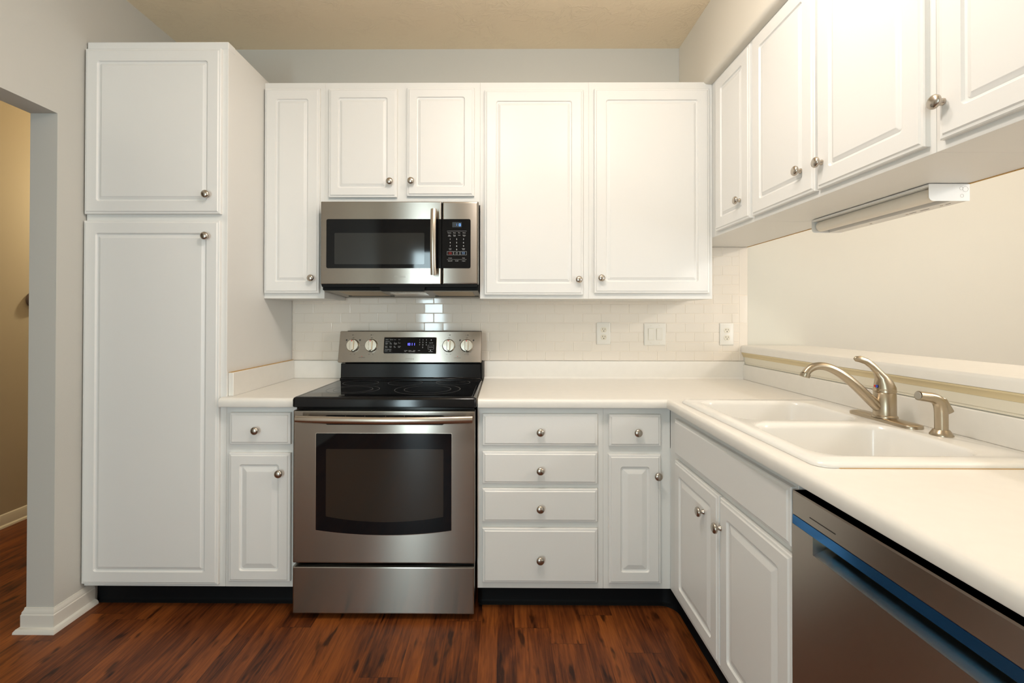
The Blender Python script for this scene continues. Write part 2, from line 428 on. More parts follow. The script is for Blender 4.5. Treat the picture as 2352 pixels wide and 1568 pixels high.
gq.build('grout', GROUT, tl, smooth=False)

# ================================================================== PANTRY
YF = -.61
pan = thing('pantry_cabinet', (-.61, -.3, 0), 'tall white pantry cabinet with two raised-panel doors beside the left doorway', 'cabinet')
M().box(-.9145, -.3055, YF, .006, .104, 2.437).build('body', WHITE_BODY, pan, bevel=.0015)
M().box(-.9145, -.3055, -.5425, .0, .001, .104).build('plinth', BLKPLASTIC, pan, smooth=False)
d = door(FB(-.9125, YF, 1.694), .584, .709, pan); knob(FB(-.379, YF - T, 1.7735), d)
d = door(FB(-.9140, YF, .119), .584, 1.547, pan); knob(FB(-.381, YF - T, 1.597), d)
# small crown lip seen at the cabinet's top edge
M().box(-.9145, -.3045, YF - .002, YF + .05, 2.408, 2.438).build('top_rail', WHITE, pan, bevel=.002)

# ================================================================== BASE CABINETS
GB = 'white base cabinets'
def toe(x0, x1, parent):
    M().box(x0, x1, -.5425, .0, .001, .104).build('plinth', BLKPLASTIC, parent, smooth=False)
c = thing('base_cabinet', (-.155, -.3, 0), 'narrow white base cabinet with one drawer between pantry and range', 'cabinet', GB)
M().box(-.3050, -.0030, YF, .006, .104, .8755).build('body', WHITE_BODY, c, bevel=.0012)
toe(-.3050, -.0030, c)
d = drawer_front(FB(-.2835, YF, .7135), .2595, .135, c); knob(FB(-.1650, YF - T, .7765), d)
d = door(FB(-.2860, YF, .133), .2625, .5445, c, .047, wide=True); knob(FB(-.0640, YF - T, .5960), d)

c = thing('base_cabinet', (1.035, -.3, 0), 'white base cabinet with a stack of four drawers right of the range', 'cabinet', GB)
M().box(.7700, 1.3050, YF, .006, .104, .8755).build('body', WHITE_BODY, c, bevel=.0012)
toe(.7700, 1.3050, c)
for za, zb, kz in ((.7120, .8465, .7725), (.5510, .6868, .6115), (.3905, .5305, .4520), (.1340, .3635, .2385)):
    d = drawer_front(FB(.7920, YF, za), .4870, zb - za, c); knob(FB(1.0355, YF - T, kz), d)

c = thing('base_cabinet', (1.45, -.3, 0), 'white corner base cabinet with a small drawer and narrow door beside sink run', 'cabinet', GB)
M().box(1.3052, 1.5895, YF, .006, .104, .8755).box(1.5895, 2.21, -.6095, .006, .104, .70).build('body', WHITE_BODY, c, bevel=.0012)
toe(1.3052, 1.6500, c)
d = drawer_front(FB(1.3265, YF, .7105), .2195, .135, c); knob(FB(1.4440, YF - T, .7720), d)
d = door(FB(1.3255, YF, .133), .2200, .5425, c, .049, wide=True); knob(FB(1.5280, YF - T, .5905), d)

XR = 1.5905
c = thing('base_cabinet', (1.9, -1.03, 0), 'white sink base cabinet with plain false drawer front over two doors', 'cabinet', GB)
q = M().box(XR, XR + .019, -1.4630, -.6105, .104, .8755).box(XR + .019, 2.21, -1.4630, -1.4450, .104, .8755).box(XR + .019, 2.21, -1.4450, -.6205, .104, .122).box(2.195, 2.21, -1.4450, -.6205, .122, .8755)
q.build('body', WHITE_BODY, c, bevel=.0012)
M().box(1.6450, 2.2, -1.4630, -.5430, .001, .1035).build('plinth', BLKPLASTIC, c, smooth=False)
drawer_front(FR(XR, -.7010, .7000), .756, .1450, c, 'false_front')
d = door(FR(XR, -.7015, .1340), .3810, .5450, c, .050, wide=True); knob(FR(XR - T, -.9800, .5850), d)
d = door(FR(XR, -1.0900, .1340), .3710, .5450, c, .050, wide=True); knob(FR(XR - T, -1.1040, .5850), d)

# black vinyl cove base, left of the range and curving round the inner corner on the right
cp = [(0, .001), (.016, .001), (.012, .006), (.006, .011), (.003, .018), (.003, .1025), (0, .1025)]
o = M().sweep([(-.9000, -.5427), (-.0080, -.5427)], cp).build('cove_base', BLKRUBBER)
tag(o, 'black vinyl cove base strip under the pantry and narrow base cabinet', 'baseboard', 'black cove base strips')
arc = [(1.560 + .082 * math.sin(a), -.6250 + .082 * math.cos(a)) for a in [PI / 2 * k / 8 for k in range(9)]]
o = M().sweep([(.7750, -.5430)] + arc + [(1.642, -1.4600)], cp).build('cove_base', BLKRUBBER)
tag(o, 'black vinyl cove base strip curving round the corner right of range', 'baseboard', 'black cove base strips')

# ================================================================== WORKTOPS
def bull(z0=.876, z1=.914):
    r = .017
    p = [(-.040, z0), (-.004, z0)] + [(-.004 + .004 * math.sin(a), z0 + .004 - .004 * math.cos(a)) for a in (PI / 4, PI / 2)]
    p += [(-r + r * math.cos(a), z1 - r + r * math.sin(a)) for a in [PI / 2 * k / 6 for k in range(7)]]
    p += [(-.040, z1)]
    return p
def off_path(path, o):
    q = M().sweep(path, [(o, 0), (o, 1), (o, 2)], caps=False)
    return [q.v[i * 3][:2] for i in range(len(path))]
def worktop(path, back, holes):
    q = M().sweep(path, bull())
    inner = off_path(path, -.040)
    q.plate(inner + back, holes, .876, .914)
    return q
o = thing('countertop', (-.15, -.3, .876), 'short pale laminate countertop between the pantry and the range', 'countertop', 'pale laminate countertops')
q = worktop([(-.3050 - .010, -.652), (.0020, -.652)], [(.0020, .006), (-.3050, .006), (-.3050, -.6119)], [])
q.build('top', LAM, o)
def splash(mp, w, h, t, parent, name='upstand'):
    return M().rings(mp, w, h, [(0, 0, .001), (0, t - .003, .001), (.003, t, .001)], 1).build(name, LAM, parent)
s1 = M().box(-.3045, -.0020, -.019, -.0005, .9139, 1.0125).build('upstand', LAM, o, bevel=.003)
s2 = M().box(-.3045, -.2825, -.600, -.019, .9139, 1.0150).build('side_upstand', LAM, o, bevel=.0025)
M().box(-.3047, -.2905, -.599, -.008, 1.0152, 1.0168).build('caulk_bead', CAULK, s2, smooth=False)

SX0, SX1, SY0, SY1 = 1.594, 2.166, -1.530, -.706
hole = [(SX0 + .03, SY0 + .03), (SX0 + .03, SY1 - .03), (SX1 - .02, SY1 - .03), (SX1 - .02, SY0 + .03)]
o = thing('countertop', (1.6, -.9, .876), 'long L-shaped pale laminate countertop holding the white sink', 'countertop', 'pale laminate countertops')
q = worktop([(.7730, -.652), (1.5600, -.652), (1.5330, -2.20)], [(2.2160, -2.20), (2.2160, .006), (.7730, .006)], [hole])
q.build('top', LAM, o)
M().box(.7740, 2.2160, -.019, -.0005, .9139, 1.0125).build('upstand', LAM, o, bevel=.003)
M().box(2.2050, 2.2160, -2.20, -.0188, .9139, .9960).build('upstand', LAM, o, bevel=.003)
M().loops([[(x, y, z) for y, z in ((-.019, .9142), (-.019, .925), (-.0215, .919), (-.030, .9142))] for x in (.7745, 2.2045)]).build('cove', LAM, o)

# ledge / bar top of the pass-through
lp = [(0, 1.0625), (.356, 1.0625), (.356, 1.1015), (0.012, 1.1015), (.006, 1.0995), (.002, 1.0945), (0, 1.088)]
o = M().loops([[(2.203 + a, y, z) for a, z in lp] for y in (-.0006, -2.60)]).build('bar_ledge', LAM)
tag(o, 'pale laminate bar ledge on the half wall behind the sink', 'ledge')

# ================================================================== SINK
def sink():
    q = M(); zr = .927
    w, h = SX1 - SX0, SY1 - SY0
    mp = FT(SX0, SY0, 0)
    outer = [(0, .9146, .035), (0, .919, .035), (.004, .9245, .034), (.011, zr, .032)]
    q.loops([[mp(u, v, d) for u, v in rrect(w, h, i, r, 8)] for i, d, r in outer], cap0=False, cap1=False)
    top = [mp(u, v, 0)[:2] for u, v in rrect(w, h, .011, .032, 8)]
    bowls = [(1.634, 2.052, -1.096, -.748), (1.634, 2.052, -1.478, -1.136)]
    loops = [top]; R = []
    for x0, x1, y0, y1 in bowls:
        loops.append([FT(x0, y0, 0)(u, v, 0)[:2] for u, v in rrect(x1 - x0, y1 - y0, 0, .075, 8)][::-1])
    vecs = [[Vector((x, y, 0)) for x, y in l] for l in loops]; flat = [p for l in loops for p in l]; F = []
    for a, b, c in tessellate_polygon(vecs):
        A, B, C = flat[a], flat[b], flat[c]
        if (B[0] - A[0]) * (C[1] - A[1]) - (B[1] - A[1]) * (C[0] - A[0]) < 0: b, c = c, b
        F.append((a, b, c))
    q.add([(x, y, zr) for x, y in flat], F)
    for x0, x1, y0, y1 in bowls:
        pf = [(0, zr, .075), (.003, zr - .001, .073), (.008, zr - .006, .070), (.011, zr - .016, .068), (.024, .800, .062), (.034, .768, .055), (.055, .753, .042), (.10, .748, .03)]
        q.loops([[FT(x0, y0, 0)(u, v, d) for u, v in rrect(x1 - x0, y1 - y0, i, r, 8)] for i, d, r in pf], cap0=False)
    return q, bowls
q, bowls = sink()
o = thing('kitchen_sink', (1.85, -1.12, .914), 'white double-bowl drop-in kitchen sink set in the long countertop', 'sink')
b = q.build('basin', PORC, o, angle=50, recalc=False)
bm = bmesh.new(); bm.from_mesh(b.data); bmesh.ops.remove_doubles(bm, verts=bm.verts, dist=.00005); bm.to_mesh(b.data); bm.free()
for x0, x1, y0, y1 in bowls:
    M().lathe(FT((x0 + x1) / 2, (y0 + y1) / 2, .7482), [(0, .045), (.002, .045), (.0025, .038), (.001, .030), (.001, .002)], 24).build('drain', NICKEL, o)

M().box(1.640, 2.150, SY0 - .0025, SY0 - .0002, .9141, .9152).build('caulk_bead', CAULK, o, smooth=False)
# faucet: plate along Y, spout reaching left over the bowls
FXc, FYc, FZ = 2.100, -1.095, .927
fa = thing('kitchen_faucet', (FXc, FYc, FZ), 'brushed nickel single-lever faucet with curved spout on the sink deck', 'faucet')
w, h = .056, .268
M().loops([[FT(FXc - .031, FYc - .124, FZ)(u, v, d) for u, v in rrect(.060, .252, i, r, 10)] for i, d, r in ((0, .0002, .029), (0, .0075, .029), (.0015, .0092, .0275), (.010, .0120, .019), (.022, .0135, .007))]).build('base_plate', FAUCET, fa, angle=45)
M().lathe(FT(FXc, FYc, FZ + .013), [(-.002, .0345), (.003, .034), (.006, .0305), (.075, .0297), (.0765, .0285), (.078, .0297), (.090, .0300)], 32).build('body', FAUCET, fa, angle=40)
def bez(P, n):
    out = []
    for k in range(n + 1):
        t = k / n; a = [Vector(p) for p in P]
        while len(a) > 1: a = [a[i].lerp(a[i + 1], t) for i in range(len(a) - 1)]
        out.append(tuple(a[0]))
    return out
sp = bez([(FXc - .005, FYc, .958), (2.030, FYc, 1.003), (1.962, FYc, 1.116), (1.886, FYc, 1.125), (1.857, FYc, 1.093), (1.848, FYc, 1.076)], 28)
spr = [.0165 - .0045 * min(1, k / 20) for k in range(29)]
so_ = M().tube(sp, spr, 20).build('spout', FAUCET, fa, angle=60)
M().tube([sp[-1], (sp[-1][0] - .0035, FYc, sp[-1][2] - .010), (sp[-1][0] - .0038, FYc, sp[-1][2] - .011)], [.0145, .0145, .0125], 20).build('aerator', FAUCET, so_, angle=40)
hd = [(FXc, FYc, 1.019), (FXc + .000, FYc, 1.030), (FXc - .004, FYc, 1.048), (FXc - .011, FYc, 1.066), (FXc - .023, FYc, 1.084), (FXc - .039, FYc, 1.102), (FXc - .058, FYc, 1.116), (FXc - .078, FYc, 1.123), (FXc - .092, FYc, 1.124), (FXc - .097, FYc, 1.124)]
hr = [(.0308, .0308), (.0298, .0298), (.0250, .0250), (.0165, .0190), (.0112, .0115), (.011, .0085), (.0105, .007), (.0105, .0062), (.0085, .0055), (.003, .003)]
hn = M().tube(hd, hr, 20).build('lever_handle', FAUCET, fa, angle=60)
M().lathe(lambda u, v, d: (FXc - .0292 - d, FYc - .006 + u * .8, 1.037 + v), [(0, .0048), (.0012, .0045)], 14).build('cold_mark', BLUEDOT, hn)
M().lathe(lambda u, v, d: (FXc - .0296 - d, FYc + .002 + u * .8, 1.037 + v), [(0, .0040), (.0012, .0036)], 14).build('hot_mark', RED, hn)

SXc, SYc = 2.105, -1.281
sr = thing('side_sprayer', (SXc, SYc, FZ), 'brushed nickel side sprayer standing right of the faucet on the sink', 'sprayer')
M().lathe(FT(SXc, SYc, FZ), [(.0002, .0262), (.003, .0262), (.009, .0225), (.015, .0190), (.017, .017)], 28).build('holder', FAUCET, sr, angle=40)
st = bez([(SXc, SYc, FZ + .0165), (SXc, SYc, FZ + .070), (SXc, SYc, FZ + .088), (SXc - .002, SYc, FZ + .110), (SXc - .030, SYc, FZ + .104), (SXc - .064, SYc, FZ + .111)], 22)
sb = M().tube(st, [.0152] * 12 + [.0152 - .0002 * k for k in range(11)], 20).build('spray_head', FAUCET, sr, angle=60)
M().lathe(lambda u, v, d: (st[-1][0] - .0008 - d, SYc + u, st[-1][2] + v), [(0, .0115), (.001, .0105)], 18).build('nozzle', GREYMETAL, sb)
M().poly(lambda u, v, d: (SXc + u, SYc - .009 + d, FZ + v), [(.010, .058), (.024, .064), (.030, .068), (.008, .104), (-.006, .108)], 0, .018).build('trigger', FAUCET, sb, bevel=.003)

# ================================================================== RANGE
ra = thing('electric_range', (.383, -.35, 0), 'stainless steel freestanding electric range with black glass cooktop', 'stove')
RX0, RX1, RY = .0045, .7615, -.665
M().box(RX0 + .006, RX1 - .004, -.622, -.02, .03, .880).build('body', BLKENAMEL, ra, bevel=.002)
for x, y in ((.05, -.58), (.715, -.58), (.05, -.08), (.715, -.08)):
    M().lathe(FT(x, y, 0), [(.0005, .018), (.008, .018), (.010, .012), (.031, .012)], 16).build('foot', BLKPLASTIC, ra)
def front_panel(x0, x1, z0, z1, y, t, e=.007):
    return M().rings(FB(x0, y + t, z0), x1 - x0, z1 - z0, [(0, 0, .003), (0, t - e, .003), (e * .3, t - e * .3, .003), (e, t, .003)], 3)
front_panel(RX0, RX1, .0245, .2195, RY, .042).build('storage_drawer', STEEL, ra, flat=True)
od = front_panel(RX0, RX1 + .002, .2335, .866, RY, .042).build('oven_door', STEEL, ra, flat=True)
n = 16
arcp = [(.1020 + (.6655 - .1020) * k / n, .3720 - .0200 * (1 - (2 * k / n - 1) ** 2)) for k in range(n + 1)]
wp = arcp + [(.6655, .7690), (.6625, .7720), (.1050, .7720), (.1020, .7690)]
F0 = FB(0, RY, 0)
rim = [(u + (.0022 if u > .38 else -.0022), v + (.0022 if v > .6 else -.0022)) for u, v in wp]
M().poly(F0, rim, -.001, .0006).build('window_rim', STEEL_H, od, smooth=False)
wn_ = M().poly(F0, wp, -.0005, .0016).build('window', BLKGLASS, od, smooth=False)
arc2 = [(.1440 + (.6320 - .1440) * k / n, .4290 - .0230 * (1 - (2 * k / n - 1) ** 2)) for k in range(n + 1)]
M().poly(F0, arc2 + [(.6320, .7050), (.6290, .7080), (.1470, .7080), (.1440, .7050)], .001, .0022).build('inner_pane', OVENGLASS, od, smooth=False)
# vent slot behind the handle
M().poly(F0, [(.1480, .8080), (.6270, .8080), (.6360, .8130), (.6360, .8440), (.6270, .8480), (.1480, .8480), (.1400, .8440), (.1400, .8130)], -.0005, .0014).build('vent_slot', BLKPLASTIC, od, smooth=False)
for x in (.225, .305, .392, .470, .556): M().box(x - .0015, x + .0015, RY - .0030, RY - .001, .8160, .8465).build('vent_divider', STEEL_H, od, smooth=False)
hp = [(.0330 + (.7535 - .0330) * k / 24, -.7000 - .026 * (1 - (k / 12 - 1) ** 2), .8385) for k in range(25)]
M().tube(hp, (.0105, .0155), 20).build('handle', STEEL_H, od, angle=50)
for x in (.055, .732): M().box(x - .010, x + .010, -.698, RY + .002, .8310, .8460).build('handle_post', STEEL_H, od, bevel=.003)
# cooktop
ct = M().loops([[FT(.0045, -.6755, 0)(u, v, d) for u, v in rrect(.765, .555, i, r, 6)] for i, d, r in ((.003, .8815, .010), (0, .8840, .012), (0, .9120, .012), (.003, .9195, .011), (.010, .9235, .008), (.017, .9235, .006), (.020, .9222, .006))]).build('cooktop', BLKENAMEL, ra, angle=45)
M().box(.0270, .7480, -.6520, -.1400, .9220, .9228).build('glass_surface', BLKGLASS, ct, smooth=False)
def ring(cx, cy, r, t, q):
    N = 64
    for k in range(N):
        a, b_ = 2 * PI * k / N, 2 * PI * (k + 1) / N
        V = [(cx + R * math.cos(A), cy + R * math.sin(A), .9231) for R, A in ((r - t, a), (r, a), (r, b_), (r - t, b_))]
        q.add(V, [(0, 1, 2, 3)])
for cx, cy, rs in ((.531, -.452, (.150, .107)), (.190, -.462, (.118, .088)), (.160, -.250, (.088,)), (.384, -.245, (.086,)), (.624, -.225, (.087,))):
    for r in rs:
        q = M(); ring(cx, cy, r, .0016, q)
        q.build('burner_ring', GREYRING, ct, smooth=False, recalc=False)
M().box(.7690, .7705, -.660, -.130, .8900, .9180).build('side_trim', STEEL_H, ct, smooth=False)
# backguard: black riser and tilted steel panel
M().loops([[(x, y, z) for y, z in ((-.012, .9225), (-.1330, .9225), (-.1330, .9300), (-.1200, .9330), (-.1150, 1.0060), (-.0600, 1.0150), (-.0120, 1.1800))] for x in (.0110, .7600)]).build('riser', BLKENAMEL, ra, bevel=.002)
M().box(.7600, .7665, -.1200, -.0080, .9235, 1.0150).build('riser_trim', BLKPLASTIC, ra, bevel=.002)
PT = math.atan2(.030, .1660)
def FP(u, v, d):                 # tilted control panel: v up the panel
    return (u, -.1310 + v * math.sin(PT) - d * math.cos(PT), 1.0135 + v * math.cos(PT) + d * math.sin(PT))
PH = .1690
trap = lambda i, d, r: [FP(-.0020 + u + (.0030 if u < .38 else 0.0) * v / PH, v, d) for u, v in rrect(.7665, PH, i, r, 5)]
cpn = M().loops([trap(0, -.022, .007), trap(0, -.004, .007), trap(.002, -.001, .006), trap(.005, 0, .005)]).build('control_panel', STEEL, ra, flat=True)
M().rings(lambda u, v, d: FP(.2395 + u, .0465 + v, d), .2840, .0895, [(0, -.001, .006), (0, .0008, .006), (.001, .0014, .005)]).build('display_rim', STEEL_H, cpn)
M().rings(lambda u, v, d: FP(.2415 + u, .0485 + v, d), .2800, .0855, [(0, -.001, .005), (0, .0017, .005), (.0008, .0022, .004)]).build('display', BLKGLASS, cpn)
FD = lambda u, v, d: FP(.2415 + u, .0485 + v, d + .0022)
A_ = 'LEFT'
txt = []
W_, H_ = .2800, .0855
def pt(px, py): return ((px - 245) / (2210 - 245) * W_, (860 - py) / (860 - 250) * H_)
def put(s, px, py, h, al='LEFT'):
    u, v = pt(px, py); txt.append((s, u, v, h, al))
for s_, x, y in (('@ Bake', 305, 345), ('@ Roast', 465, 345), ('Bake', 628, 345), ('Broil', 785, 345), ('Easy Cook', 305, 418), ('1', 310, 442), ('Frozen', 305, 478), ('Pizza', 305, 512), ('2', 470, 442), ('Slow', 465, 478), ('Cook', 465, 512), ('3', 628, 442), ('Chicken', 620, 478), ('Nuggets', 620, 512), ('4', 785, 442), ('Proof', 780, 478),
                 ('Keep', 300, 600), ('Warm', 300, 638), ('Steam', 460, 600), ('Clean', 460, 638), ('Self', 618, 600), ('Clean', 618, 638), ('Custom', 775, 600), ('Cook', 775, 638), ('Warming Center', 295, 715), ('On/Off', 290, 775), ('Level', 450, 775),
                 ('Cooking', 1020, 760), ('Time', 1020, 795), ('Kitchen', 1180, 760), ('Timer On/Off', 1180, 795), ('Delay', 1355, 760), ('Start', 1355, 795), ('Clock', 1530, 760)):
    put(s_, x, y, .0034)
for i, s_ in enumerate('123456789'): put(s_, 1585 + 125 * (i % 3), 365 + 95 * (i // 3), .0068, 'CENTER')
put('0', 1705, 650, .0068, 'CENTER')
put('Clear/Off', 2015, 470, .0038, 'CENTER'); put('Start/Set', 2015, 628, .0044, 'CENTER'); put('Oven Light', 2005, 795, .0034, 'CENTER')
text(FD, txt, 'lettering', INKW, cpn)
q = M()
u0, v0 = pt(1905, 700); u1, v1 = pt(2120, 535)
for a in ((u0, u1, v0, v0 + .0006), (u0, u1, v1 - .0006, v1), (u0, u0 + .0006, v0, v1), (u1 - .0006, u1, v0, v1)):
    q.poly(FD, [(a[0], a[2]), (a[1], a[2]), (a[1], a[3]), (a[0], a[3])], 0, .0004)
for cx, cy in ((2018, 345), (2005, 745)):
    u, v = pt(cx, cy); q.poly(FD, [(u - .0022, v - .003), (u + .0022, v - .003), (u + .0014, v + .003), (u - .0014, v + .003)], 0, .0004)
q.build('key_outline', INKW, cpn, smooth=False)
def seg7(q, mp, u, v, ch, w, h, t):
    on = {'0': 'abcdef', '1': 'bc', ':': ''}[ch]
    S7 = {'a': (0, w, h - t, h), 'b': (w - t, w, h / 2, h), 'c': (w - t, w, 0, h / 2), 'd': (0, w, 0, t), 'e': (0, t, 0, h / 2), 'f': (0, t, h / 2, h), 'g': (0, w, h / 2 - t / 2, h / 2 + t / 2)}
    for k in on:
        a, b_, c_, d_ = S7[k]; g = .0004
        q.poly(mp, [(u + a + g * (k in 'adg'), v + c_ + g), (u + b_ - g * (k in 'adg'), v + c_ + g), (u + b_ - g * (k in 'adg'), v + d_ - g), (u + a + g * (k in 'adg'), v + d_ - g)], .0001, .0005)
q = M()
for ch, px in (('1', 1100), ('0', 1175), ('1', 1255), ('1', 1345)):
    u, v = pt(px, 555); seg7(q, FD, u, v, ch, .0082, .0130, .0022)
q.build('clock_digits', LCD, cpn, smooth=False)
text(FP, [('SAMSUNG', .3810, .0165, .0075, 'CENTER')], 'maker_lettering', INKG, cpn)
# knobs with grip bar, red pointer and printed dial
kv = .0905
inks = M(); inkt = []
for kx in (.0755, .1740, .5885, .6845):
    FK = (lambda kx: (lambda u, v, d: FP(kx + u, kv + v, d)))(kx)
    kb = M().lathe(FK, [(0, .0350), (.003, .0350), (.0045, .0335), (.013, .0325), (.016, .030), (.0165, .002)], 36).build('knob', KNOBST, cpn, angle=40)
    M().loops([[FK(-.0095 + u, -.0300 + v, d) for u, v in rrect(.019, .060, i, r, 6)] for i, d, r in ((0, .015, .0090), (.0005, .026, .0085), (.003, .0285, .0065))]).build('grip', KNOBST, kb, angle=40)
    M().poly(FK, [(-.0022, .019), (.0022, .019), (.0022, .027), (-.0022, .027)], .0284, .0288).build('pointer_mark', RED, kb, smooth=False)
    for k in range(11):
        a = math.radians(-150 + 30 * k + 90) if k != 5 else PI / 2
        inks.lathe((lambda cu, cv: (lambda u, v, d: FP(cu + u, cv + v, d)))(kx + .0425 * math.cos(a), kv + .0425 * math.sin(a)), [(0, .0010), (.0003, .0010)], 8)
    inkt += [('OFF', kx, kv + .0405, .0040, 'CENTER'), ('LO', kx - .010, kv - .0480, .0038, 'CENTER'), ('HI', kx + .010, kv - .0480, .0038, 'CENTER')]
    for du, solid in ((-.004, kx < .3), (.005, kx > .3)):
        inks.lathe((lambda cu, cv: (lambda u, v, d: FP(cu + u, cv + v, d)))(kx + du, kv + .0570), [(0, .0026 if solid else .0012), (.0003, .0026 if solid else .0012)], 10)
for kx in (.0755, .6845):
    for s_ in (-1, 1):
        inks.poly(lambda u, v, d: FP(u, v, d), [(kx + s_ * .0360 - .004, kv + .0255), (kx + s_ * .0360 + .004, kv + .0255), (kx + s_ * .0360 + .004, kv + .0335), (kx + s_ * .0360 - .004, kv + .0335)], 0, .0003)
inks.build('dial_marks', INKK, cpn, smooth=False)
inkt += [('HOT SURFACE', .1260, .0250, .0036, 'CENTER'), ('HOT SURFACE', .6360, .0235, .0036, 'CENTER')]
text(FP, inkt, 'dial_lettering', INKK, cpn)
for u in (.1260, .6360): M().lathe((lambda u0: (lambda u, v, d: FP(u0 + u, .0330 + v, d)))(u), [(0, .0016), (.0006, .0016)], 10).build('indicator_dot', RED, cpn, smooth=False)

# ================================================================== MICROWAVE
mw = thing('microwave', (.383, -.2, 1.362), 'stainless over-the-range microwave with black glass door mounted over the range', 'microwave')
MX0, MX1, MZ0, MZ1, MY = .0070, .7600, 1.4110, 1.8070, -.390
M().loops([[(x, y, z) for y, z in ((-.003, 1.3640), (-.003, 1.8050), (-.362, 1.8050), (-.362, 1.3860), (-.345, 1.3830))] for x in (.0085, .7590)]).build('body', BLKPLASTIC, mw, bevel=.001)
SPL = .5863
md = M().rings(FB(MX0, MY + .028, MZ0), SPL - .0012 - MX0, MZ1 - MZ0, [(0, 0, .002), (0, .020, .002), (.002, .026, .002), (.006, .028, .002)], 3).build('door', STEEL, mw, flat=True)
mc = M().rings(FB(SPL + .0012, MY + .028, MZ0), MX1 - SPL - .0012, MZ1 - MZ0, [(0, 0, .002), (0, .018, .002), (.003, .025, .002), (.010, .028, .002)], 3).build('control_panel', STEEL, mw, flat=True)
F0 = FB(0, MY, 0)
gz0, gz1 = 1.4875, 1.7215
def halfround(x0, x1, left):
    P = []
    r = .008
    cs = [(x1 - r, gz0 + r, -90), (x1 - r, gz1 - r, 0), (x0 + r, gz1 - r, 90), (x0 + r, gz0 + r, 180)]
    for i, (cx, cz, a0) in enumerate(cs):
        rnd = (i in (2, 3)) if left else (i in (0, 1))
        if rnd:
            for k in range(6):
                a = math.radians(a0 + 18 * k); P.append((cx + r * math.cos(a), cz + r * math.sin(a)))
        else:
            P.append(((x1 if i < 2 else x0), (gz0 if i in (0, 3) else gz1)))
    return P
M().poly(F0, halfround(.0360, SPL - .0012, True), -.001, .0014).build('window', BLKGLASS, md, smooth=False)
M().rings(FB(.0750, MY - .0014, 1.5065), .4285, .1490, [(0, -.0005, .004), (0, .0005, .004)]).build('inner_pane', WINGLASS, md, smooth=False)
M().poly(F0, halfround(SPL + .0012, .7235, False), -.001, .0014).build('keypad_glass', BLKGLASS, mc, smooth=False)
hp = [(.5530, -.4300 - .016 * (1 - (k / 10 - 1) ** 2), 1.4520 + .308 * k / 20) for k in range(21)]
M().tube(hp, (.0135, .0085), 18).build('handle', STEEL_H, md, angle=50)
for z in (1.468, 1.744): M().box(.5450, .5610, -.4310, MY + .002, z - .011, z + .011).build('handle_post', STEEL_H, md, bevel=.003)
M().box(.7600, .7612, -.388, -.366, 1.4140, 1.8040).build('side_strip', STEEL_H, mc, smooth=False)
# display and keypad print
M().rings(FB(.6365, MY - .0014, 1.6825), .0445, .0245, [(0, -.0004, .001), (0, .0005, .001)]).build('display', LCDBACK, mc, smooth=False)
FK = FB(0, MY - .0019, 0)
q = M(); seg7(q, FK, .6680, 1.6875, '0', .0085, .0125, .0019)
q.poly(FK, [(.6575, 1.6965), (.6592, 1.6965), (.6592, 1.6982), (.6575, 1.6982)], .0001, .0005); q.poly(FK, [(.6575, 1.6905), (.6592, 1.6905), (.6592, 1.6922), (.6575, 1.6922)], .0001, .0005)
q.build('clock_digits', LCD2, mc, smooth=False)
FK = FB(0, MY - .0014, 0)
tx = []
cx4 = (.6230, .6470, .6695, .6930); cx3 = (.6265, .6575, .6900)
for s_, x in zip(('Popcorn', 'Potato', 'Pizza', 'Reheat'), cx4): tx.append((s_, x, 1.6545, .0034, 'CENTER'))
for s_, x in zip(('Auto', 'Power', 'Cook', 'Kitchen'), cx4): tx.append((s_, x, 1.6435, .0032, 'CENTER'))
for s_, x in zip(('Defrost', 'Level', '', 'Timer'), cx4):
    if s_: tx.append((s_, x, 1.6390, .0032, 'CENTER'))
for i, s_ in enumerate('123456789'): tx.append((s_, cx3[i % 3], 1.6225 - .0165 * (i // 3), .0070, 'CENTER'))
tx += [('0', cx3[1], 1.5735, .0070, 'CENTER'), ('Power', cx3[0], 1.5795, .0032, 'CENTER'), ('Level', cx3[0], 1.5750, .0032, 'CENTER'), ('Kitchen', cx3[2], 1.5795, .0032, 'CENTER'), ('Timer', cx3[2], 1.5750, .0032, 'CENTER'),
       ('+30s', cx3[1], 1.5600, .0036, 'CENTER'), ('Pause', cx3[1], 1.5545, .0032, 'CENTER'), ('Turntable', cx3[0], 1.5345, .0030, 'CENTER'), ('Clock', cx3[2], 1.5345, .0034, 'CENTER'),
       ('Hi/Lo/Off', cx3[0], 1.5205, .0036, 'CENTER'), ('On/Off', cx3[1], 1.5205, .0036, 'CENTER'), ('1 Speed', cx3[2], 1.5205, .0036, 'CENTER')]
text(FK, tx, 'lettering', INKW, mc)
text(FK, [('STOP', cx3[0], 1.5605, .0040, 'CENTER'), ('CLEAR', cx3[0], 1.5545, .0040, 'CENTER')], 'stop_lettering', RED, mc)
text(FK, [('ENTER', cx3[2], 1.5605, .0036, 'CENTER'), ('START', cx3[2], 1.5545, .0036, 'CENTER')], 'start_lettering', INKB, mc)
q = M()
def line(x0, x1, z0, z1): q.poly(FK, [(x0, z0), (x1, z0), (x1, z1), (x0, z1)], 0, .0004)
for x0, x1 in ((.6115, .6415), (.6435, .6725), (.6745, .7045)):
    line(x0, x1, 1.5505, 1.5511); line(x0, x1, 1.5668, 1.5674); line(x0, x0 + .0006, 1.5505, 1.5674); line(x1 - .0006, x1, 1.5505, 1.5674)
line(.6115, .7045, 1.6640, 1.6645); line(.6115, .6420, 1.5288, 1.5293); line(.6440, .7045, 1.5288, 1.5293)
q.build('key_outline', INKW, mc, smooth=False)
text(F0, [('SAMSUNG', .3870, 1.4430, .0085, 'CENTER')], 'maker_lettering', INKG, md)
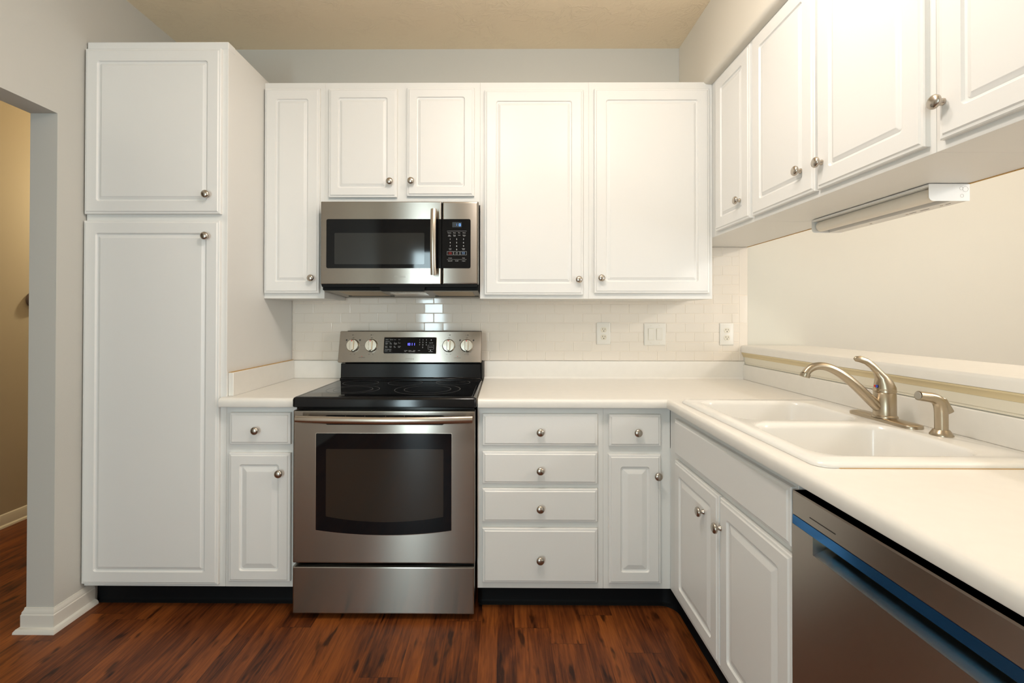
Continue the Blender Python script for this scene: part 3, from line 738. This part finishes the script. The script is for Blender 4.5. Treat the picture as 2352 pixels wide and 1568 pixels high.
# underside: black lip, sloping grille plate with filters
M().poly(F0, [(.0150, 1.3990), (.7520, 1.3990), (.7560, 1.4105), (.0110, 1.4105)], -.028, -.002).build('vent_lip', BLKPLASTIC, mw, smooth=False)
M().poly(F0, [(.2930, 1.3830), (.2980, 1.3790), (.4960, 1.3790), (.5010, 1.3830), (.5060, 1.3990), (.2880, 1.3990)], -.040, -.004).build('center_lip', BLKPLASTIC, mw, smooth=False)
def FU(u, v, d):                 # underside: u along X, v from front to back, d downwards
    s = v / .342; return (u, -.345 + v, 1.3830 - .0190 * s - d)
M().poly(FU, [(.0100, 0), (.0100, .340), (.7570, .340), (.7570, 0)], -.002, .0010).build('bottom_plate', GREYMETAL, mw, smooth=False)
for x0, x1 in ((.0700, .2750), (.5350, .7280)):
    f = M().poly(FU, [(x0, .030), (x0, .230), (x1, .230), (x1, .030)], .0005, .0022).build('grease_filter', FILTER, mw, smooth=False)
    M().poly(FU, [(x0 - .02, .232), (x0 - .02, .246), (x1 + .02, .246), (x1 + .02, .232)], .0005, .004).build('filter_ridge', BLKPLASTIC, f, smooth=False)
M().poly(FU, [(.3100, .08), (.3100, .20), (.4900, .20), (.4900, .08)], .0005, .0022).build('cooktop_lamp_cover', STEEL_H, mw, smooth=False)

# ================================================================== WALL CABINETS
GW = 'white wall cabinets on the range wall'
YU = -.305
ZB, ZT = 1.3465, 2.4160
def wall_cab(x0, x1, z0, z1, label, doors, mats=None):
    t = thing('wall_cabinet', ((x0 + x1) / 2, -.15, z0), label, 'cabinet', GW)
    M().box(x0 + .0001, x1 - .0001, YU, .0045, z0, z1).build('body', WHITE_BODY, t, bevel=.0005)
    for dx0, dx1, dz0, dz1, kx, kz, m in doors:
        d = door(FB(dx0, YU, dz0), dx1 - dx0, dz1 - dz0, t, m); knob(FB(kx, YU - T, kz), d)
    return t
wall_cab(-.3050, -.0052, ZB, ZT, 'tall narrow white wall cabinet between pantry and microwave', [(-.2985, -.0265, 1.3720, 2.3840, -.0600, 1.4450, .055)])
wall_cab(-.0050, .7642, 1.8085, ZT, 'short white wall cabinet with two doors above the microwave', [(.0180, .3555, 1.8430, 2.3810, .3240, 1.9175, .046), (.4040, .7355, 1.8490, 2.3840, .4280, 1.9195, .046)])
wall_cab(.7644, 1.2998, ZB, ZT, 'white wall cabinet with one door just right of the microwave', [(.7865, 1.2710, 1.3645, 2.3730, 1.2470, 1.4385, .056)])
wall_cab(1.3000, 1.9070, ZB, ZT, 'white corner wall cabinet with its knob at the lower left', [(1.3250, 1.8880, 1.3735, 2.3780, 1.3560, 1.4460, .056)])

GR = 'white wall cabinets above the sink'
XU = 1.9080
ZRB = 1.6485
def side_cab(y0, y1, label, doors, yb=None):
    t = thing('wall_cabinet', (2.07, (y0 + y1) / 2, ZRB), label, 'cabinet', GR)
    M().box(XU, 2.2410, y1 + .0001, y0 - .0001 if yb is None else yb, ZRB, 2.4045).build('body', WHITE_BODY, t, bevel=.0005)
    M().box(2.2370, 2.2430, y1 + .0002, y0 - .0002 if yb is None else yb, ZRB - .0022, ZRB - .0002).build('caulk_bead', CAULK, t, smooth=False)
    for a, b_, dz0, dz1, ky, kz in doors:
        d = door(FR(XU, a, dz0), a - b_, dz1 - dz0, t, .056); knob(FR(XU - T, ky, kz), d)
    return t
side_cab(-.3060, -.6880, 'narrow white wall cabinet in the corner next to the range wall uppers', [(-.3720, -.6780, 1.6660, 2.3860, -.6050, 1.7560)], -.0010)
side_cab(-.6885, -1.4820, 'white two-door wall cabinet over the sink with paired knobs', [(-.6970, -1.0740, 1.6680, 2.3870, -1.0100, 1.7540), (-1.0860, -1.4665, 1.6680, 2.3870, -1.1140, 1.7480)])
side_cab(-1.4825, -2.1000, 'white wall cabinet nearest the camera in the run above the sink', [(-1.5040, -2.0800, 1.6680, 2.3870, -1.5180, 1.7520)])

# under-cabinet lamp
ul = thing('under_cabinet_light', (2.18, -.97, ZRB), 'white tube lamp fixed under the wall cabinets above the sink', 'lamp')
UY0, UY1 = -.7200, -1.2300
z1 = ZRB - .0025
M().box(2.1190, 2.2360, UY1, UY0, z1 - .0075, z1).box(2.1880, 2.2360, UY1 + .0005, UY0 - .0005, z1 - .049, z1 - .0075).build('housing', LAMPW, ul, bevel=.0008)
ep = [(2.1190, z1)] + [(2.1190 + .014 - .014 * math.cos(a), z1 - .036 - .014 * math.sin(a)) for a in [PI / 2 * k / 6 for k in range(7)]] + [(2.2375, z1 - .050), (2.2375, z1)]
for y in (UY1 - .0012, UY0):
    M().loops([[(x, y + d, z) for x, z in ep] for d in (0, .0012)]).build('end_cap', LAMPW, ul, smooth=False)
for x, z, r in ((2.2130, z1 - .0130, .0050), (2.2250, z1 - .0155, .0080), (2.2150, z1 - .0350, .0050)):
    N = 20; q = M()
    for k in range(N):
        a, b_ = 2 * PI * k / N, 2 * PI * (k + 1) / N
        q.add([(x + R * math.cos(A), UY1 - .00145, z + R * math.sin(A)) for R, A in ((r - .0007, a), (r, a), (r, b_), (r - .0007, b_))], [(0, 1, 2, 3)])
    q.build('knockout', GREYMETAL, ul, smooth=False, recalc=False)
M().tube([(2.1500, UY0 - .004, z1 - .0260), (2.1500, UY0 - .010, z1 - .0260), (2.1500, UY1 + .010, z1 - .0260), (2.1500, UY1 + .002, z1 - .0260)], [.012, .0210, .0210, .0200], 24).build('lens', LENS, ul, angle=40)
for y in (-.90, -1.05, -1.17): M().lathe(lambda u, v, d, y=y: (2.2130 + u, y + v, z1 - .049 - d), [(0, .004), (.0008, .0036)], 12).build('screw', NICKEL, ul)
for a, b_ in ((-1.06, -1.085), (-1.10, -1.13), (-1.185, -1.20)): M().box(2.2110, 2.2130, b_, a, z1 - .0496, z1 - .0488).build('vent_slit', SLOT, ul, smooth=False)

# ================================================================== DISHWASHER
dw = thing('dishwasher', (1.88, -1.77, 0), 'stainless dishwasher with blue-edged pocket handle under the long countertop', 'dishwasher')
DX, DY0, DY1 = 1.572, -1.4680, -2.0680
M().box(DX + .045, 2.18, DY1 + .003, DY0 - .003, .09, .8740).build('body', BLKPLASTIC, dw, bevel=.002)
M().box(DX + .060, 2.15, DY1 + .01, DY0 - .01, .001, .09).build('kick_plate', BLKPLASTIC, dw, smooth=False)
FD_ = FR(DX + .040, DY0, 0); t = .040; W = DY0 - DY1
# door front: control band, blue strip, lower panel with pocket recess cut between
def dpanel(z0, z1, name, m, tt=t, e=.003):
    return M().rings(FR(DX + .040, DY0, z0), W, z1 - z0, [(0, 0, .001), (0, tt - e, .001), (e, tt, .001)], 1).build(name, m, dw, flat=True)
band = dpanel(.7850, .8430, 'control_band', STEEL_D)
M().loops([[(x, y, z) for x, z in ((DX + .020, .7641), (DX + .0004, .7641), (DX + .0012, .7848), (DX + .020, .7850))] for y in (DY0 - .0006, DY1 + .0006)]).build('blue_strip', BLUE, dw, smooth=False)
M().box(DX + .0005 - .0012, DX + .002, DY0 - .1450, DY0 - .0640, .8030, .8050).build('vent_slit', SLOT, band, smooth=False)
PY0, PY1 = DY0 - .0740, DY1 + .0740
zt = .7640
lower = M()
lower.box(DX, DX + .040, DY1, DY0, .105, .7240)                       # below the pocket
lower.box(DX, DX + .040, PY0, DY0, .7240, zt)                          # beside it
lower.box(DX, DX + .040, DY1, PY1, .7240, zt)
lp_ = lower.build('door_panel', STEEL_D, dw, smooth=False)
M().box(DX + .036, DX + .040, PY1, PY0, .7240, zt).build('pocket_back', POCKET, lp_, smooth=False)
M().loops([[(x, y, z) for x, z in ((DX + .0002, .7242), (DX + .036, .7420), (DX + .036, .7242))] for y in (PY0 - .0004, PY1 + .0004)]).build('pocket_lip', KNOBST, lp_, smooth=False)
for y in (-1.60, -1.66, -1.71, -1.76, -1.83, -1.93, -1.99): M().lathe(lambda u, v, d, y=y: (DX + .045 - d, y + u, .858 + v), [(0, .004), (.001, .003)], 10).build('key', INKG, dw, smooth=False)

# ================================================================== WALL PLATES
def outlet(x0, z0, label):
    t = thing('outlet', (x0 + .0385, 0, z0), label, 'outlet', 'duplex outlets on the tile')
    w, h = .0775, .1235
    M().rings(FB(x0, -.0008, z0), w, h, [(0, 0, .003), (0, .002, .003), (.003, .0045, .003), (.006, .0052, .002)], 3).build('plate', PLATE, t)
    cx = w / 2
    for cz in (h / 2 + .0205, h / 2 - .0205):
        pts = []
        for k in range(28):
            a = 2 * PI * k / 28; pts.append((cx + .0165 * math.cos(a), max(-.0145, min(.0145, .0172 * math.sin(a))) + cz))
        f = M().poly(FB(x0, -.006, z0), pts, -.0005, .0016).build('receptacle', IVORY, t, smooth=False)
        q = M()
        for du, hh in ((-.0062, .0075), (.0062, .0060)): q.poly(FB(x0, -.0076, z0), [(cx + du - .0012, cz + .001), (cx + du + .0012, cz + .001), (cx + du + .0012, cz + .001 + hh), (cx + du - .0012, cz + .001 + hh)], 0, .0003)
        q.lathe(lambda u, v, d: FB(x0, -.0076, z0)(cx + u, cz - .0065 + v, d), [(0, .0026), (.0003, .0026)], 12)
        q.build('slot', SLOT, f, smooth=False)
    M().lathe(lambda u, v, d: FB(x0, -.006, z0)(cx + u, h / 2 + v, d), [(0, .0028), (.0008, .0024)], 12).build('screw', PLATE, t)
outlet(1.4000, 1.1035, 'white duplex outlet on the tile left of the light switches')
outlet(2.0845, 1.1010, 'white duplex outlet on the tile in the corner by ledge')
sw = thing('light_switch', (1.7245, 0, 1.0995), 'white double rocker switch plate on the tile between two outlets', 'switch')
M().rings(FB(1.6640, -.0008, 1.0995), .1210, .1235, [(0, 0, .003), (0, .002, .003), (.003, .0045, .003), (.006, .0052, .002)], 3).build('plate', PLATE, sw)
for cx in (.0375, .0835):
    f = M().rings(FB(1.6640 + cx - .0170, -.0055, 1.0995 + .0285), .0340, .0665, [(0, -.0003, .001), (0, .0006, .001)], 1).build('rocker_frame', IVORY, sw, smooth=False)
    FS = FB(1.6640 + cx - .0150, -.006, 1.0995 + .0305)
    M().add([FS(0, 0, .0015), FS(.030, 0, .0015), FS(.030, .0625, .0045), FS(0, .0625, .0045), FS(0, 0, -.0004), FS(.030, 0, -.0004), FS(.030, .0625, -.0004), FS(0, .0625, -.0004)],
            [(0, 1, 2, 3), (4, 7, 6, 5), (0, 4, 5, 1), (1, 5, 6, 2), (2, 6, 7, 3), (3, 7, 4, 0)]).build('rocker', PLATE, sw, bevel=.0008)
    for z in (.0130, .1105): M().lathe(lambda u, v, d, z=z: FB(1.6640, -.006, 1.0995)(cx + u, z + v, d), [(0, .0024), (.0006, .0020)], 10).build('screw', IVORY, sw)

# small fixture on the hall wall, half hidden behind the doorway jamb
o = M().lathe(lambda u, v, d: (-2.0995 + d, .330 + u, 1.362 + v), [(0, .052), (.012, .052), (.030, .048), (.040, .036), (.044, .015), (.0445, .001)], 28).build('wall_thermostat', HALLGREY, angle=60)
tag(o, 'small rounded mauve grey fixture on hall wall, half hidden by the doorway', 'thermostat')
